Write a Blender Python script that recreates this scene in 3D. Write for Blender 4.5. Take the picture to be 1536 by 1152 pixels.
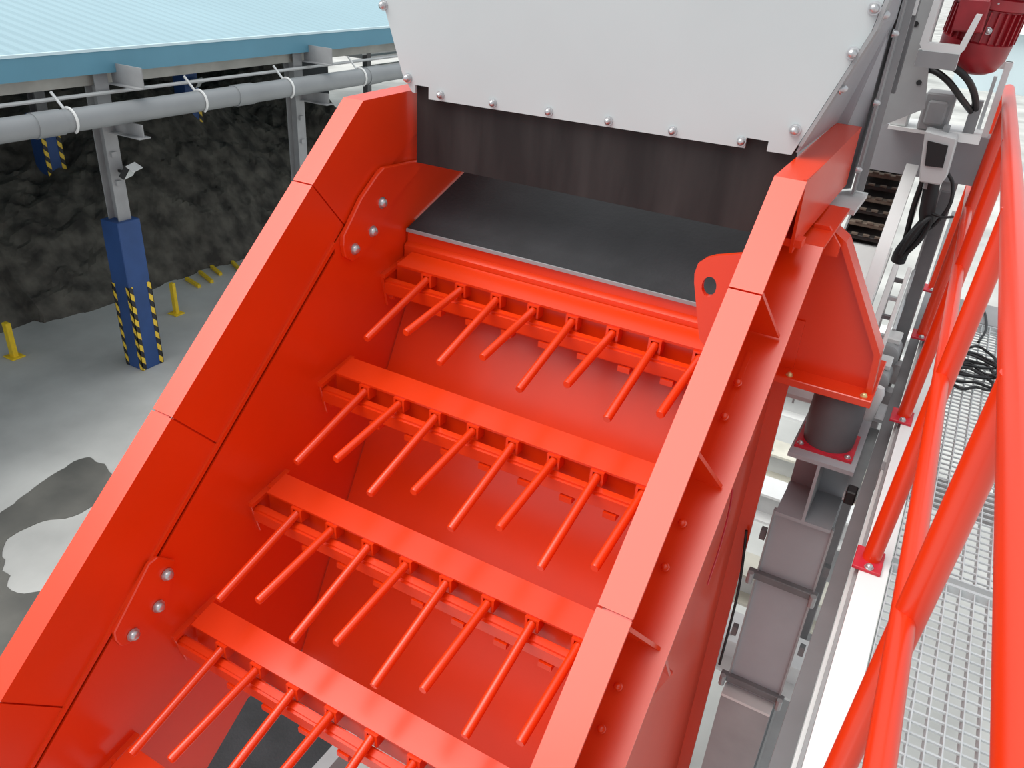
import bpy, bmesh, math, random
from mathutils import Vector, Matrix, noise
random.seed(7)
scene = bpy.context.scene
for o in list(bpy.data.objects): bpy.data.objects.remove(o)
C = scene.collection
H0 = 5.5          # eye height above the yard; everything below is given relative to the eye level, x across the machine, y along it

# ------------------------------------------------------------------ camera, sky, light, exposure
cam = bpy.data.cameras.new('camera'); camo = bpy.data.objects.new('camera', cam); C.objects.link(camo)
YAW, PIT, ROL = 0.486506, 0.502635, 0.0718647
F = Vector((-math.sin(YAW)*math.cos(PIT), math.cos(YAW)*math.cos(PIT), -math.sin(PIT)))
R = Vector((math.cos(YAW), math.sin(YAW), 0)); U = R.cross(F)
R2 = R*math.cos(ROL)+U*math.sin(ROL); U2 = -R*math.sin(ROL)+U*math.cos(ROL)
m = Matrix((R2, U2, -F)).transposed().to_4x4(); m.translation = (0, 0, H0); camo.matrix_world = m
cam.sensor_width = 36; cam.lens = 36*1210.78/1536; cam.clip_start = 0.02; cam.clip_end = 600
scene.camera = camo
w = bpy.data.worlds.new('overcast_sky'); scene.world = w; w.use_nodes = True
bg = w.node_tree.nodes['Background']; bg.inputs[0].default_value = (0.90, 0.955, 1.0, 1); bg.inputs[1].default_value = 0.72
sun = bpy.data.lights.new('sun_through_cloud', 'SUN'); sun.energy = 2.7; sun.angle = math.radians(55); sun.color = (1, 0.97, 0.93)
suno = bpy.data.objects.new('sun_through_cloud', sun); C.objects.link(suno)
suno.rotation_euler = Vector((0.36, 0.38, -0.85)).to_track_quat('-Z', 'Y').to_euler()
suno.location = (0, 0, 12)
vs = scene.view_settings; vs.view_transform = 'Standard'; vs.look = 'None'; vs.exposure = 0.17; vs.gamma = 1; vs.use_curve_mapping = False

# ------------------------------------------------------------------ materials
MATS = {}
def mat(name, col, rough=0.5, metal=0.0, spec=0.5, var=0.0, scale=6.0, col2=None, bump=0.0, bscale=40.0, detail=4, coat=0.0, lo=0.35, hi=0.7, stretch=None):
    ma = bpy.data.materials.new(name); ma.use_nodes = True; nt = ma.node_tree; b = nt.nodes['Principled BSDF']
    b.inputs['Base Color'].default_value = (*col, 1); b.inputs['Roughness'].default_value = rough
    b.inputs['Metallic'].default_value = metal; b.inputs['Specular IOR Level'].default_value = spec
    b.inputs['Coat Weight'].default_value = coat; b.inputs['Coat Roughness'].default_value = 0.25
    tc = nt.nodes.new('ShaderNodeTexCoord')
    if var > 0 or col2:
        n = nt.nodes.new('ShaderNodeTexNoise'); n.inputs['Scale'].default_value = scale; n.inputs['Detail'].default_value = detail
        geo = nt.nodes.new('ShaderNodeNewGeometry'); 
        if stretch:
            vm = nt.nodes.new('ShaderNodeVectorMath'); vm.operation = 'MULTIPLY'; vm.inputs[1].default_value = stretch
            nt.links.new(geo.outputs['Position'], vm.inputs[0]); nt.links.new(vm.outputs[0], n.inputs['Vector'])
        else: nt.links.new(geo.outputs['Position'], n.inputs['Vector'])
        r = nt.nodes.new('ShaderNodeValToRGB'); r.color_ramp.elements[0].position = lo; r.color_ramp.elements[1].position = hi
        c2 = col2 if col2 else tuple(max(0, c*(1-var)) for c in col)
        r.color_ramp.elements[0].color = (*c2, 1); r.color_ramp.elements[1].color = (*col, 1)
        nt.links.new(n.outputs['Fac'], r.inputs['Fac']); nt.links.new(r.outputs['Color'], b.inputs['Base Color'])
    if bump > 0:
        n2 = nt.nodes.new('ShaderNodeTexNoise'); n2.inputs['Scale'].default_value = bscale; n2.inputs['Detail'].default_value = 5
        geo2 = nt.nodes.new('ShaderNodeNewGeometry'); nt.links.new(geo2.outputs['Position'], n2.inputs['Vector'])
        bp = nt.nodes.new('ShaderNodeBump'); bp.inputs['Strength'].default_value = bump; bp.inputs['Distance'].default_value = 0.02
        nt.links.new(n2.outputs['Fac'], bp.inputs['Height']); nt.links.new(bp.outputs['Normal'], b.inputs['Normal'])
    MATS[name] = ma; return ma
mat('red', (0.82, 0.045, 0.003), 0.27, spec=0.72, var=0.08, scale=2.2, bump=0.02, bscale=7)
mat('railred', (0.80, 0.036, 0.002), 0.30, spec=0.8, var=0.06, scale=5)
mat('motorred', (0.33, 0.008, 0.016), 0.4, spec=0.6, var=0.25, scale=14)
mat('padred', (0.62, 0.02, 0.04), 0.45, var=0.2, scale=20)
mat('hood', (0.53, 0.57, 0.575), 0.5, spec=0.4, var=0.04, scale=2.5)
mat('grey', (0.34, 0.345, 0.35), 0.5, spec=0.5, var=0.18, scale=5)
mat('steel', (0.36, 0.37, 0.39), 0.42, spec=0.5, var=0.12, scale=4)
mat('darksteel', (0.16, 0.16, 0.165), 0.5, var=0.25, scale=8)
mat('pale', (0.70, 0.71, 0.70), 0.5, var=0.12, scale=7)
mat('white', (0.82, 0.83, 0.82), 0.45, var=0.05, scale=5)
mat('zinc', (0.62, 0.62, 0.63), 0.32, metal=0.75, var=0.2, scale=60)
mat('galv', (0.60, 0.63, 0.64), 0.45, metal=0.25, var=0.15, scale=12)
mat('rubber', (0.028, 0.028, 0.031), 0.62, spec=0.35, var=0.45, scale=3.5, bump=0.15, bscale=60)
mat('curtain', (0.040, 0.036, 0.035), 0.6, spec=0.3, col2=(0.018, 0.016, 0.016), scale=4, stretch=(2.2, 2.2, 0.35), detail=6)
mat('midsteel', (0.19, 0.19, 0.195), 0.5, var=0.15, scale=5)
mat('buffer', (0.13, 0.125, 0.13), 0.6, spec=0.3, var=0.2, scale=9)
mat('black', (0.015, 0.015, 0.016), 0.5, spec=0.4)
mat('chain', (0.035, 0.028, 0.025), 0.6, var=0.4, scale=30)
mat('rust', (0.22, 0.17, 0.13), 0.8, var=0.4, scale=30)
mat('concrete', (0.66, 0.665, 0.635), 0.85, spec=0.2, col2=(0.40, 0.405, 0.39), scale=0.55, detail=8, bump=0.12, bscale=3, lo=0.32, hi=0.66)
mat('wet', (0.20, 0.195, 0.175), 0.4, spec=0.4, col2=(0.12, 0.12, 0.11), scale=1.6, detail=7)
mat('plinth', (0.74, 0.72, 0.62), 0.8, spec=0.2, var=0.25, scale=4)
mat('roofblue', (0.32, 0.475, 0.535), 0.5, spec=0.45, var=0.06, scale=0.6)
mat('fascia', (0.12, 0.31, 0.42), 0.45, spec=0.4, var=0.1, scale=1.5)
mat('lip', (0.62, 0.80, 0.86), 0.4)
mat('beige', (0.50, 0.49, 0.44), 0.6, var=0.25, scale=3)
mat('pipegrey', (0.30, 0.315, 0.325), 0.4, spec=0.5, var=0.12, scale=2)
mat('guardblue', (0.030, 0.085, 0.26), 0.5, spec=0.4, var=0.25, scale=2.5)
mat('yellow', (0.95, 0.66, 0.03), 0.5, var=0.15, scale=20)
mat('soil', (0.15, 0.14, 0.118), 0.9, spec=0.15, col2=(0.05, 0.047, 0.042), scale=3.2, detail=9, bump=1.0, bscale=7)
mat('darkwall', (0.07, 0.07, 0.075), 0.8, var=0.3, scale=0.8)
mat('box', (0.55, 0.56, 0.56), 0.45, var=0.06, scale=9)
mat('brass', (0.75, 0.62, 0.30), 0.35, metal=0.6)
mat('bluecap', (0.03, 0.09, 0.35), 0.5)
mat('lens', (0.75, 0.78, 0.78), 0.15, spec=0.8)
mat('paleblue', (0.62, 0.74, 0.78), 0.55, var=0.06, scale=0.4)
# black and yellow hazard tape
hz = bpy.data.materials.new('hazard'); hz.use_nodes = True; nt = hz.node_tree; b = nt.nodes['Principled BSDF']; b.inputs['Roughness'].default_value = 0.5
geo = nt.nodes.new('ShaderNodeNewGeometry'); sp = nt.nodes.new('ShaderNodeSeparateXYZ'); nt.links.new(geo.outputs['Position'], sp.inputs[0])
a1 = nt.nodes.new('ShaderNodeMath'); a1.operation = 'ADD'; nt.links.new(sp.outputs['X'], a1.inputs[0]); nt.links.new(sp.outputs['Y'], a1.inputs[1])
a2 = nt.nodes.new('ShaderNodeMath'); a2.operation = 'ADD'; nt.links.new(a1.outputs[0], a2.inputs[0]); nt.links.new(sp.outputs['Z'], a2.inputs[1])
a3 = nt.nodes.new('ShaderNodeMath'); a3.operation = 'MULTIPLY'; nt.links.new(a2.outputs[0], a3.inputs[0]); a3.inputs[1].default_value = 5.4
a4 = nt.nodes.new('ShaderNodeMath'); a4.operation = 'FRACT'; nt.links.new(a3.outputs[0], a4.inputs[0])
a5 = nt.nodes.new('ShaderNodeMath'); a5.operation = 'GREATER_THAN'; nt.links.new(a4.outputs[0], a5.inputs[0]); a5.inputs[1].default_value = 0.5
mx = nt.nodes.new('ShaderNodeMix'); mx.data_type = 'RGBA'; nt.links.new(a5.outputs[0], mx.inputs[0])
mx.inputs[6].default_value = (0.02, 0.02, 0.022, 1); mx.inputs[7].default_value = (0.85, 0.58, 0.05, 1)
nt.links.new(mx.outputs[2], b.inputs['Base Color']); MATS['hazard'] = hz

# ------------------------------------------------------------------ shape helpers (each returns verts, faces)
def box(x0, x1, y0, y1, z0, z1):
    v = [(x, y, z) for x in (x0, x1) for y in (y0, y1) for z in (z0, z1)]
    return v, [(0, 1, 3, 2), (4, 6, 7, 5), (0, 4, 5, 1), (2, 3, 7, 6), (0, 2, 6, 4), (1, 5, 7, 3)]
def prism(poly, fn, a, b):                 # fn(p, q, t) -> 3-D point; poly in (p, q), extruded from t=a to t=b
    n = len(poly); v = [fn(p, q, a) for p, q in poly]+[fn(p, q, b) for p, q in poly]
    f = [tuple(range(n)), tuple(range(2*n-1, n-1, -1))]+[(i, i+n, (i+1) % n+n, (i+1) % n) for i in range(n)]
    return v, f
PX = lambda p, q, t: (t, p, q)             # polygon in (y, z), thickness along x
PY = lambda p, q, t: (p, t, q)             # polygon in (x, z), thickness along y
PZ = lambda p, q, t: (p, q, t)             # polygon in (x, y), thickness along z
AL = 0.7132688; CA, SA = math.cos(AL), math.sin(AL); N0 = -2.114
def S(x, s, n):                            # the screen's own slope: s up the slope, n square to it, 0 on top of the side flanges
    k = n+N0; return (x, s*CA-k*SA, s*SA+k*CA)
PS = lambda p, q, t: S(t, p, q)
def sbox(x0, x1, s0, s1, n0, n1):
    v = [S(x, s, n) for x in (x0, x1) for s in (s0, s1) for n in (n0, n1)]
    return v, box(0, 1, 0, 1, 0, 1)[1]
def ring(c, d, r, k, ph=0.0):
    d = Vector(d).normalized(); a = d.orthogonal().normalized(); b_ = d.cross(a); c = Vector(c)
    return [tuple(c+r*(math.cos(2*math.pi*i/k+ph)*a+math.sin(2*math.pi*i/k+ph)*b_)) for i in range(k)]
def lathe(p0, p1, prof, k=16):             # prof: list of (t along p0->p1 in 0..1, radius)
    p0, p1 = Vector(p0), Vector(p1); d = p1-p0; v = []; f = []
    for t, r in prof: v += ring(p0+d*t, d, r, k)
    for j in range(len(prof)-1):
        for i in range(k): f.append((j*k+i, j*k+(i+1) % k, (j+1)*k+(i+1) % k, (j+1)*k+i))
    f.append(tuple(range(k-1, -1, -1))); f.append(tuple(range((len(prof)-1)*k, len(prof)*k)))
    return v, f
def cyl(p0, p1, r, k=16): return lathe(p0, p1, [(0, r), (1, r)], k)
def tube(path, r, k=10):
    P = [Vector(p) for p in path]; v = []; f = []; d = (P[1]-P[0]).normalized(); a = d.orthogonal().normalized()
    for i, p in enumerate(P):
        t = (P[min(i+1, len(P)-1)]-P[max(i-1, 0)]).normalized()
        a = (a-t*a.dot(t)).normalized(); b_ = t.cross(a)
        v += [tuple(p+r*(math.cos(2*math.pi*j/k)*a+math.sin(2*math.pi*j/k)*b_)) for j in range(k)]
    for i in range(len(P)-1):
        for j in range(k): f.append((i*k+j, i*k+(j+1) % k, (i+1)*k+(j+1) % k, (i+1)*k+j))
    f.append(tuple(range(k-1, -1, -1))); f.append(tuple(range((len(P)-1)*k, len(P)*k)))
    return v, f
def spline(pts, n=8):                      # Catmull-Rom
    P = [Vector(p) for p in pts]; P = [2*P[0]-P[1]]+P+[2*P[-1]-P[-2]]; out = []
    for i in range(1, len(P)-2):
        for j in range(n):
            t = j/n; a, b_, c, d = P[i-1:i+3]
            out.append(0.5*((2*b_)+(c-a)*t+(2*a-5*b_+4*c-d)*t*t+(3*b_-a-3*c+d)*t**3))
    out.append(P[-2]); return out
def join(*gs):
    v = []; f = []
    for gv, gf in gs:
        o = len(v); v += list(gv); f += [tuple(i+o for i in q) for q in gf]
    return v, f

WL = {}
def obj(name, g, material, parent=None, label=None, smooth=False, bevel=0.0, kind=None, seg=1):
    v, f = g; v = [Vector(p) for p in v]
    lo = Vector([min(p[i] for p in v) for i in range(3)]); hi = Vector([max(p[i] for p in v) for i in range(3)])
    c = Vector(((lo.x+hi.x)/2, (lo.y+hi.y)/2, lo.z if parent is None else (lo.z+hi.z)/2))
    me = bpy.data.meshes.new(name); me.from_pydata([tuple(p-c) for p in v], [], f)
    bm = bmesh.new(); bm.from_mesh(me); bmesh.ops.recalc_face_normals(bm, faces=bm.faces)
    if bevel > 0:
        ed = [e for e in bm.edges if len(e.link_faces) == 2 and e.calc_face_angle(0) > 0.6]
        bmesh.ops.bevel(bm, geom=ed, offset=bevel, segments=seg, affect='EDGES', clamp_overlap=True)
    bm.to_mesh(me); bm.free()
    if smooth:
        me.shade_smooth()
        me.set_sharp_from_angle(angle=math.radians(42))
    me.materials.append(MATS[material])
    o = bpy.data.objects.new(name, me); C.objects.link(o)
    cw = c+Vector((0, 0, H0)); WL[o] = cw
    if parent is not None: o.parent = parent; o.location = cw-WL[parent]
    else: o.location = cw
    if label: o['label'] = label
    if kind: o['kind'] = kind
    return o
def thing(name, label, cat, loc, group=None):
    o = bpy.data.objects.new(name, None); C.objects.link(o); o.empty_display_size = 0.1
    o.location = Vector(loc)+Vector((0, 0, H0)); WL[o] = o.location.copy()
    return tag(o, label, cat, group)
def tag(o, label, cat, group=None):
    o['label'] = label; o['category'] = cat
    if 'kind' not in o: o['kind'] = 'thing'
    if group: o['group'] = group
    return o
def struct(name, g, material, label=None, **k):
    o = obj(name, g, material, None, label, **k); o['kind'] = 'structure'; return o
def clone(src, delta, parent):             # copy of a mesh part that shares its mesh data, moved by delta
    o = src.copy(); C.objects.link(o); o.parent = parent
    WL[o] = WL[src]+Vector(delta); o.location = WL[o]-WL[parent]; return o
def bolt(parent, p, d, r=0.020, h=0.018, name='bolt', material='zinc', label=None):
    p = Vector(p); d = Vector(d).normalized()
    return obj(name, lathe(p, p+d*h, [(0, r*1.18), (0.18, r*1.18), (0.2, r*0.92), (0.62, r*0.88), (0.9, r*0.55), (1, r*0.2)], 10), material, parent, label, smooth=True)

# ------------------------------------------------------------------ yard
ground = struct('floor', prism([(-60, -6), (40, -6), (40, 260), (-60, 260)], PZ, -5.7, -5.5), 'concrete', 'pale worn concrete yard floor with dark stains')
pts = [(-6.5, 1.2), (-6.9, 2.4), (-7.35, 3.0), (-7.5, 3.45), (-7.62, 3.9), (-7.66, 4.35), (-7.5, 4.45), (-7.1, 4.35), (-6.7, 4.2), (-6.62, 3.75), (-6.85, 3.4), (-6.8, 3.05), (-6.45, 2.85), (-6.1, 2.7), (-5.6, 3.2), (-5.2, 3.0), (-5.3, 1.4)]
pts = [(x-0.12, y) if i < 8 else (x-0.30, y) for i, (x, y) in enumerate(pts)]
pp = [(p.x+0.05*noise.noise((p.x*5, p.y*5, 0)), p.y+0.07*noise.noise((p.x*6, p.y*6, 4))) for p in spline([(x, y, 0) for x, y in pts], 6)]
tag(obj('wet_patch', prism(pp, PZ, -5.4995, -5.494), 'wet'), 'dark grey wet patch on the pale concrete floor beside the red side wall', 'wet patch')

# ------------------------------------------------------------------ shed on the left
XE = -8.95
shed = thing('open_shed', 'open sided shed with pale blue corrugated roof and grey steel columns', 'shed', (-14, 8, -5.5))
rv = []; rf = []; NY = 640; y0, y1 = -3.0, 27.0; TS = math.tan(math.radians(7.5))
for i in range(NY+1):
    y = y0+(y1-y0)*i/NY; k = i % 4; dz = 0.020 if k in (1, 2) else 0.0
    for x in (XE-0.08, -24.0):
        zz = -1.445+(XE-x)*TS+dz
        rv += [(x, y, zz), (x, y, -1.50+(XE-x)*TS)]
for i in range(NY):
    a = 4*i; b4 = a+4
    rf += [(a, a+2, b4+2, b4), (a+1, b4+1, b4+3, a+3), (a, b4, b4+1, a+1), (a+2, a+3, b4+3, b4+2)]
rf += [(0, 1, 3, 2), (4*NY, 4*NY+2, 4*NY+3, 4*NY+1)]
roof = obj('roof', (rv, rf), 'roofblue', shed, 'pale blue corrugated roof sheeting')
obj('gutter', prism([(XE, -1.40), (XE, -1.655), (XE-0.14, -1.655), (XE-0.14, -1.60), (XE-0.02, -1.60), (XE-0.02, -1.40)], lambda p, q, t: (p, t, q), y0, y1), 'fascia', shed, 'blue eaves gutter')
obj('gutter_lip', box(XE-0.03, XE+0.015, y0, y1, -1.415, -1.385), 'lip', shed)
obj('eaves_beam', box(XE-0.36, XE-0.16, y0, y1, -1.80, -1.66), 'beige', shed)
obj('conduit', cyl((XE-0.02, y0, -1.87), (XE-0.02, y1, -1.87), 0.022, 8), 'pale', shed, smooth=True)
struct('wall_back', box(-19.3, -19.0, -3, 21.5, -5.5, -0.20), 'darkwall')
def ibeam_y(x0, x1, ya, yb, z0, z1, t=0.014):    # I-section running along y
    xm = (x0+x1)/2
    return join(box(x0, x1, ya, yb, z1-t, z1), box(x0, x1, ya, yb, z0, z0+t), box(xm-t/2, xm+t/2, ya, yb, z0+t, z1-t))
def icol(x, y, wx, wy, za, zb, t=0.014):          # I-section column, flanges facing +-x
    return join(box(x-wx/2, x-wx/2+t, y-wy/2, y+wy/2, za, zb), box(x+wx/2-t, x+wx/2, y-wy/2, y+wy/2, za, zb), box(x-wx/2+t, x+wx/2-t, y-t/2, y+t/2, za, zb))
for i, cy in enumerate((6.30, 9.56, 12.82, 16.1, 19.4)):
    cx = -9.13
    col = obj('column', icol(cx, cy, 0.20, 0.18, -3.42 if i == 0 else -5.5, -1.66), 'grey', shed, 'grey steel column')
    obj('eaves_bracket', join(box(cx+0.08, cx+0.62, cy+0.16, cy+0.175, -1.78, -1.56), box(cx+0.08, cx+0.62, cy+0.09, cy+0.25, -1.795, -1.78)), 'grey', shed)
    obj('pipe_bracket', join(box(cx+0.10, cx+0.62, cy+0.0, cy+0.16, -2.345, -2.33), box(cx+0.10, cx+0.60, cy+0.075, cy+0.09, -2.33, -2.187)), 'grey', shed)
    if i < 2: 
        obj('clip', box(cx+0.10, cx+0.135, cy-0.05, cy+0.02, -2.62, -2.56), 'grey', col); obj('clip', box(cx+0.10, cx+0.135, cy-0.05, cy+0.02, -2.97, -2.91), 'grey', col)
    if i == 0:
        g = thing('column_guard', 'blue box guard with hazard taped corners round the nearest shed column', 'column guard', (cx, cy, -5.5))
        hw = 0.165
        obj('guard_box', box(cx-hw, cx+hw, cy-hw, cy+hw, -5.5, -3.42), 'guardblue', g, bevel=0.008)
        for sx, sy in ((1, -1), (1, 1), (-1, -1), (-1, 1)):
            xx, yy = cx+sx*hw, cy+sy*hw
            obj('hazard_strip', join(box(*sorted((xx+sx*0.006, xx-sx*0.055)), *sorted((yy+sy*0.006, yy-sy*0.002)), -5.49, -4.28), box(*sorted((xx+sx*0.006, xx-sx*0.002)), *sorted((yy+sy*0.006, yy-sy*0.055)), -5.49, -4.28)), 'hazard', g, 'black and yellow striped corner strip')
# inner columns with guards, standing in the heap
for cy, t in ((8.2, 'left'), (11.2, 'right')):
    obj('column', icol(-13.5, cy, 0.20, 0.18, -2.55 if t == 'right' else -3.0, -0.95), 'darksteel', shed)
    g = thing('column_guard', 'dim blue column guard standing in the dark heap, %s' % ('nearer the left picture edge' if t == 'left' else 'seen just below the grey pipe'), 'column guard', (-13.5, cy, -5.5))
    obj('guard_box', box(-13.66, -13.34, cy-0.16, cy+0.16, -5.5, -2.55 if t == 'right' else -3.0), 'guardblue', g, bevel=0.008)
    for sy in (-1, 1):
        obj('hazard_strip', box(-13.35, -13.33, cy+sy*0.13-0.035, cy+sy*0.13+0.035, -4.4, -3.25), 'hazard', g)
# floodlights on columns
def flood(x, y, z, label):
    g = thing('floodlight', label, 'floodlight', (x, y, z))
    obj('bracket', box(x-0.09, x+0.0, y-0.012, y+0.012, z-0.03, z+0.0), 'black', g)
    d = Vector((0.75, 0.35, -0.55)).normalized()
    p = Vector((x+0.03, y+0.05, z-0.01)); a = d.cross(Vector((0, 0, 1))).normalized(); b_ = a.cross(d)
    def brick(c, hw, hh, t0, t1):
        v = [tuple(c+a*i*hw+b_*j*hh+d*t) for i in (-1, 1) for j in (-1, 1) for t in (t0, t1)]
        return v, box(0, 1, 0, 1, 0, 1)[1]
    obj('housing', brick(p, 0.11, 0.085, -0.04, 0.03), 'black', g, bevel=0.008)
    obj('lens', brick(p, 0.095, 0.07, 0.03, 0.038), 'lens', g)
    obj('visor', brick(p+b_*0.09, 0.11, 0.006, -0.02, 0.09), 'pale', g)
flood(-8.93, 6.32, -2.78, 'small floodlight clamped to the nearest grey shed column')
flood(-13.245, 11.2, -2.78, 'lit floodlight in the shed shade just below the grey pipe')
# drain pipe with clamps
pipe = thing('drain_pipe', 'thick grey drain pipe running along the shed eaves', 'pipe', (-8.72, 8, -2.2))
PXX, PZZ, PR = -8.72, -2.06, 0.125
obj('pipe_run', cyl((PXX, -3, PZZ), (PXX, 27, PZZ), PR, 24), 'pipegrey', pipe, smooth=True)
for yy in (5.35, 8.15, 10.9, 13.7): obj('coupling', cyl((PXX, yy-0.16, PZZ), (PXX, yy+0.16, PZZ), PR+0.012, 24), 'pipegrey', pipe, smooth=True)
for yy in (5.62, 7.42, 8.98, 10.6, 12.0):
    path = [(PXX+(PR+0.012)*math.cos(t), yy, PZZ+(PR+0.012)*math.sin(t)) for t in [math.radians(a) for a in range(-60, 121, 15)]]
    path.append((PXX-0.2, yy-0.03, PZZ+0.28))
    obj('clamp', tube(path, 0.016, 6), 'white', pipe, 'pale strap clamp', smooth=True)
# heap of dark soil
hv = []; hf = []; NX, NYh = 78, 240
for j in range(NYh+1):
    y = -2.0+19.2*j/NYh
    for i in range(NX+1):
        x = -10.6-6.2*i/NX
        p = Vector((x, y, 0))
        toe = -11.25+0.35*noise.noise((y*0.45, 3.1, 0))+0.10*noise.noise((y*2.1, 1.1, 0))+ (0.35 if 5.0 < y < 6.3 else 0)*-0.6
        d = max(0.0, toe-x)
        h = 3.7*(1-math.exp(-d*0.40))+0.35*noise.noise((x*0.7, y*0.5, 2.0))*min(1, d)
        h *= 0.80+0.30*noise.noise((0.3, y*0.33+2.2, 5.0))
        h *= max(0.0, min(1.0, (17.0-y)/2.0))*(1.0+0.12*max(0.0, min(1.0, (y-7.5)/3)))
        a = min(1, d*2.5)
        h += a*(0.16*noise.noise(p*1.9)+0.10*noise.noise(p*4.3)+0.055*abs(noise.noise(p*9.0)))
        hv.append((x, y, -5.5+(h if d > 0 else -0.05)))
for j in range(NYh):
    for i in range(NX):
        a = j*(NX+1)+i; hf.append((a, a+1, a+NX+2, a+NX+1))
heap = obj('soil_heap', (hv, hf), 'soil', None, smooth=False)
heap['kind'] = 'stuff'; tag(heap, 'long heap of dark grey soil piled under the shed roof', 'soil heap')
# yellow posts and bars at the toe of the heap
tag(obj('marker_post', join(box(-10.72, -10.62, 5.36, 5.43, -5.5, -4.98), box(-10.78, -10.56, 5.30, 5.49, -5.5, -5.48)), 'yellow', bevel=0.006), 'short yellow marker post at the left picture edge', 'marker post', 'yellow marker posts')
tag(obj('marker_post', join(box(-10.16, -10.08, 7.64, 7.70, -5.5, -4.98), box(-10.22, -10.02, 7.58, 7.76, -5.5, -5.48)), 'yellow', bevel=0.006), 'short yellow marker post right of the blue column guard', 'marker post', 'yellow marker posts')
for (xa, ya, xb, yb), lb in zip([(-11.09, 8.71, -10.65, 8.60), (-11.16, 9.06, -10.65, 8.87), (-11.2, 9.36, -10.8, 9.2), (-11.1, 9.75, -10.7, 9.55)], ('nearest the yellow marker post', 'second from the yellow marker post', 'third from the yellow marker post', 'farthest, half hidden by the red wall')):
    d = Vector((xb-xa, yb-ya, 0)).normalized()*0.03; nn = Vector((-d.y, d.x, 0))
    v = [(xa+nn.x, ya+nn.y), (xb+nn.x, yb+nn.y), (xb-nn.x, yb-nn.y), (xa-nn.x, ya-nn.y)]
    tag(obj('floor_bar', prism(v, PZ, -5.5, -5.44), 'yellow', bevel=0.006), 'low yellow bar on the concrete, '+lb, 'floor bar', 'yellow bars on the floor')
# bright clutter seen through the far shed bay
fr = thing('pipe_rack', 'pale pipe rack seen under the eaves beside the hood', 'pipe rack', (-11, 15.5, -5.5))
for yy in (13.6, 15.4, 17.2): obj('upright', box(-11.06, -10.94, yy-0.06, yy+0.06, -5.5, -2.0), 'darksteel', fr)
for zz in (-2.15, -2.45): obj('rail', box(-11.05, -10.95, 13.4, 18.5, zz-0.04, zz+0.04), 'pale', fr)
obj('sheet', box(-12.0, -11.1, 13.8, 18.4, -2.32, -2.26), 'white', fr)

# ------------------------------------------------------------------ the red finger screen
scr = thing('finger_screen', 'large red stepped vibrating screen with rows of steel fingers', 'screen', (-1.3, 2.0, -3.6))
G = 0.003
# one end of a side panel outline in (s, n); the top panel carries the level head
KY, KZ = 2.545, -0.56
def to_sn(y, z): return (y*CA+z*SA, -y*SA+z*CA-N0)
def wall(xi, out, end_y, side):
    web = obj('side_plate', prism([(-1.9, -0.02), (1.14, -0.02), (1.54, -0.02), to_sn(end_y-0.01, KZ-0.02), to_sn(end_y-0.01, -1.55), to_sn(2.7, -1.9), (0.1, -1.56), (-0.45, -1.53), (-0.72, -1.27), (-1.9, -1.15)], PS, xi+out*0.0105, xi+out*0.020), 'red', scr, '%s side plate' % side)
    seams = [(-1.9, -0.832), (-0.832, 0.160), (0.160, 1.147)]
    t = 0.010; xo = xi+out*0.098; xt = xi+out*t
    def ell(a, b_):
        prof = [(xi, 0), (xo, 0), (xo, -t), (xt, -t), (xt, -0.257), (xi, -0.257)]
        return prism(prof, lambda p, q, s_: S(p, s_, q), a+G, b_-G)
    for a, b_ in seams:
        obj('side_panel', ell(a, b_), 'red', scr, 'red flanged wall panel')
        obj('seam_strap', sbox(*sorted((xt+out*0.012, xo-out*0.004)), b_-0.02, b_+0.02, -t-0.008, -t-0.001), 'red', web)
    # head panel: sloping then level flange
    s0 = 1.147+G; ep = to_sn(end_y, KZ); ep2 = to_sn(end_y, -0.76); kp = to_sn(2.9, -0.76)
    poly = [(s0, -t), (1.548, -t), to_sn(end_y, KZ-t), ep2, kp, (s0, -0.257)]
    fl = [(s0, 0.0), (1.554, 0.0), ep, to_sn(end_y, KZ-t), (1.548, -t), (s0, -t)]
    hp = obj('side_panel', prism(poly, PS, xi, xt), 'red', scr, 'red head panel with a level top')
    obj('flange', prism(fl, PS, xi, xo), 'red', hp)
    return web
wl = wall(-2.09, -1, 3.75, 'left'); wr = wall(-0.50, 1, 3.55, 'right')
# left wall details: liner, bolt pads, bolts, weld seam
obj('weld_seam', sbox(-2.09, -2.080, -1.9, 1.06, -0.268, -0.252), 'red', wl)
obj('liner', prism([(-1.9, -0.285), (1.03, -0.285), (1.06, -0.262), (1.43, -0.262), to_sn(2.93, -0.87), to_sn(3.6, -0.87), to_sn(3.6, -1.5), to_sn(2.7, -1.85), (0.1, -1.54), (-0.45, -1.51), (-0.73, -1.25), (-1.9, -1.13)], PS, -2.09, -2.083), 'red', wl)
hi = [(1.045, -0.33), (1.07, -0.285), (1.10, -0.258), (1.27, -0.238), (1.40, -0.25), (1.445, -0.262), to_sn(2.93, -0.868), to_sn(2.93, -0.89), (1.40, -0.42), (1.24, -0.44), (1.10, -0.41), (1.06, -0.385)]
obj('bolt_pad', prism(hi, PS, -2.085, -2.062), 'red', wl, bevel=0.004)
obj('bolt_pad', prism([(-0.60, -0.33), (-0.585, -0.29), (-0.56, -0.262), (-0.31, -0.24), (-0.28, -0.26), (-0.27, -0.35), (-0.43, -0.44), (-0.57, -0.40)], PS, -2.085, -2.066), 'red', wl, bevel=0.004)
for s, nn in ((1.338, -0.357), (1.219, -0.395), (1.101, -0.352), (-0.325, -0.345), (-0.439, -0.39), (-0.552, -0.347)):
    bolt(wl, S(-2.064, s, nn), (1, 0, 0), 0.021, 0.024, label='shiny bolt head')
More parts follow.
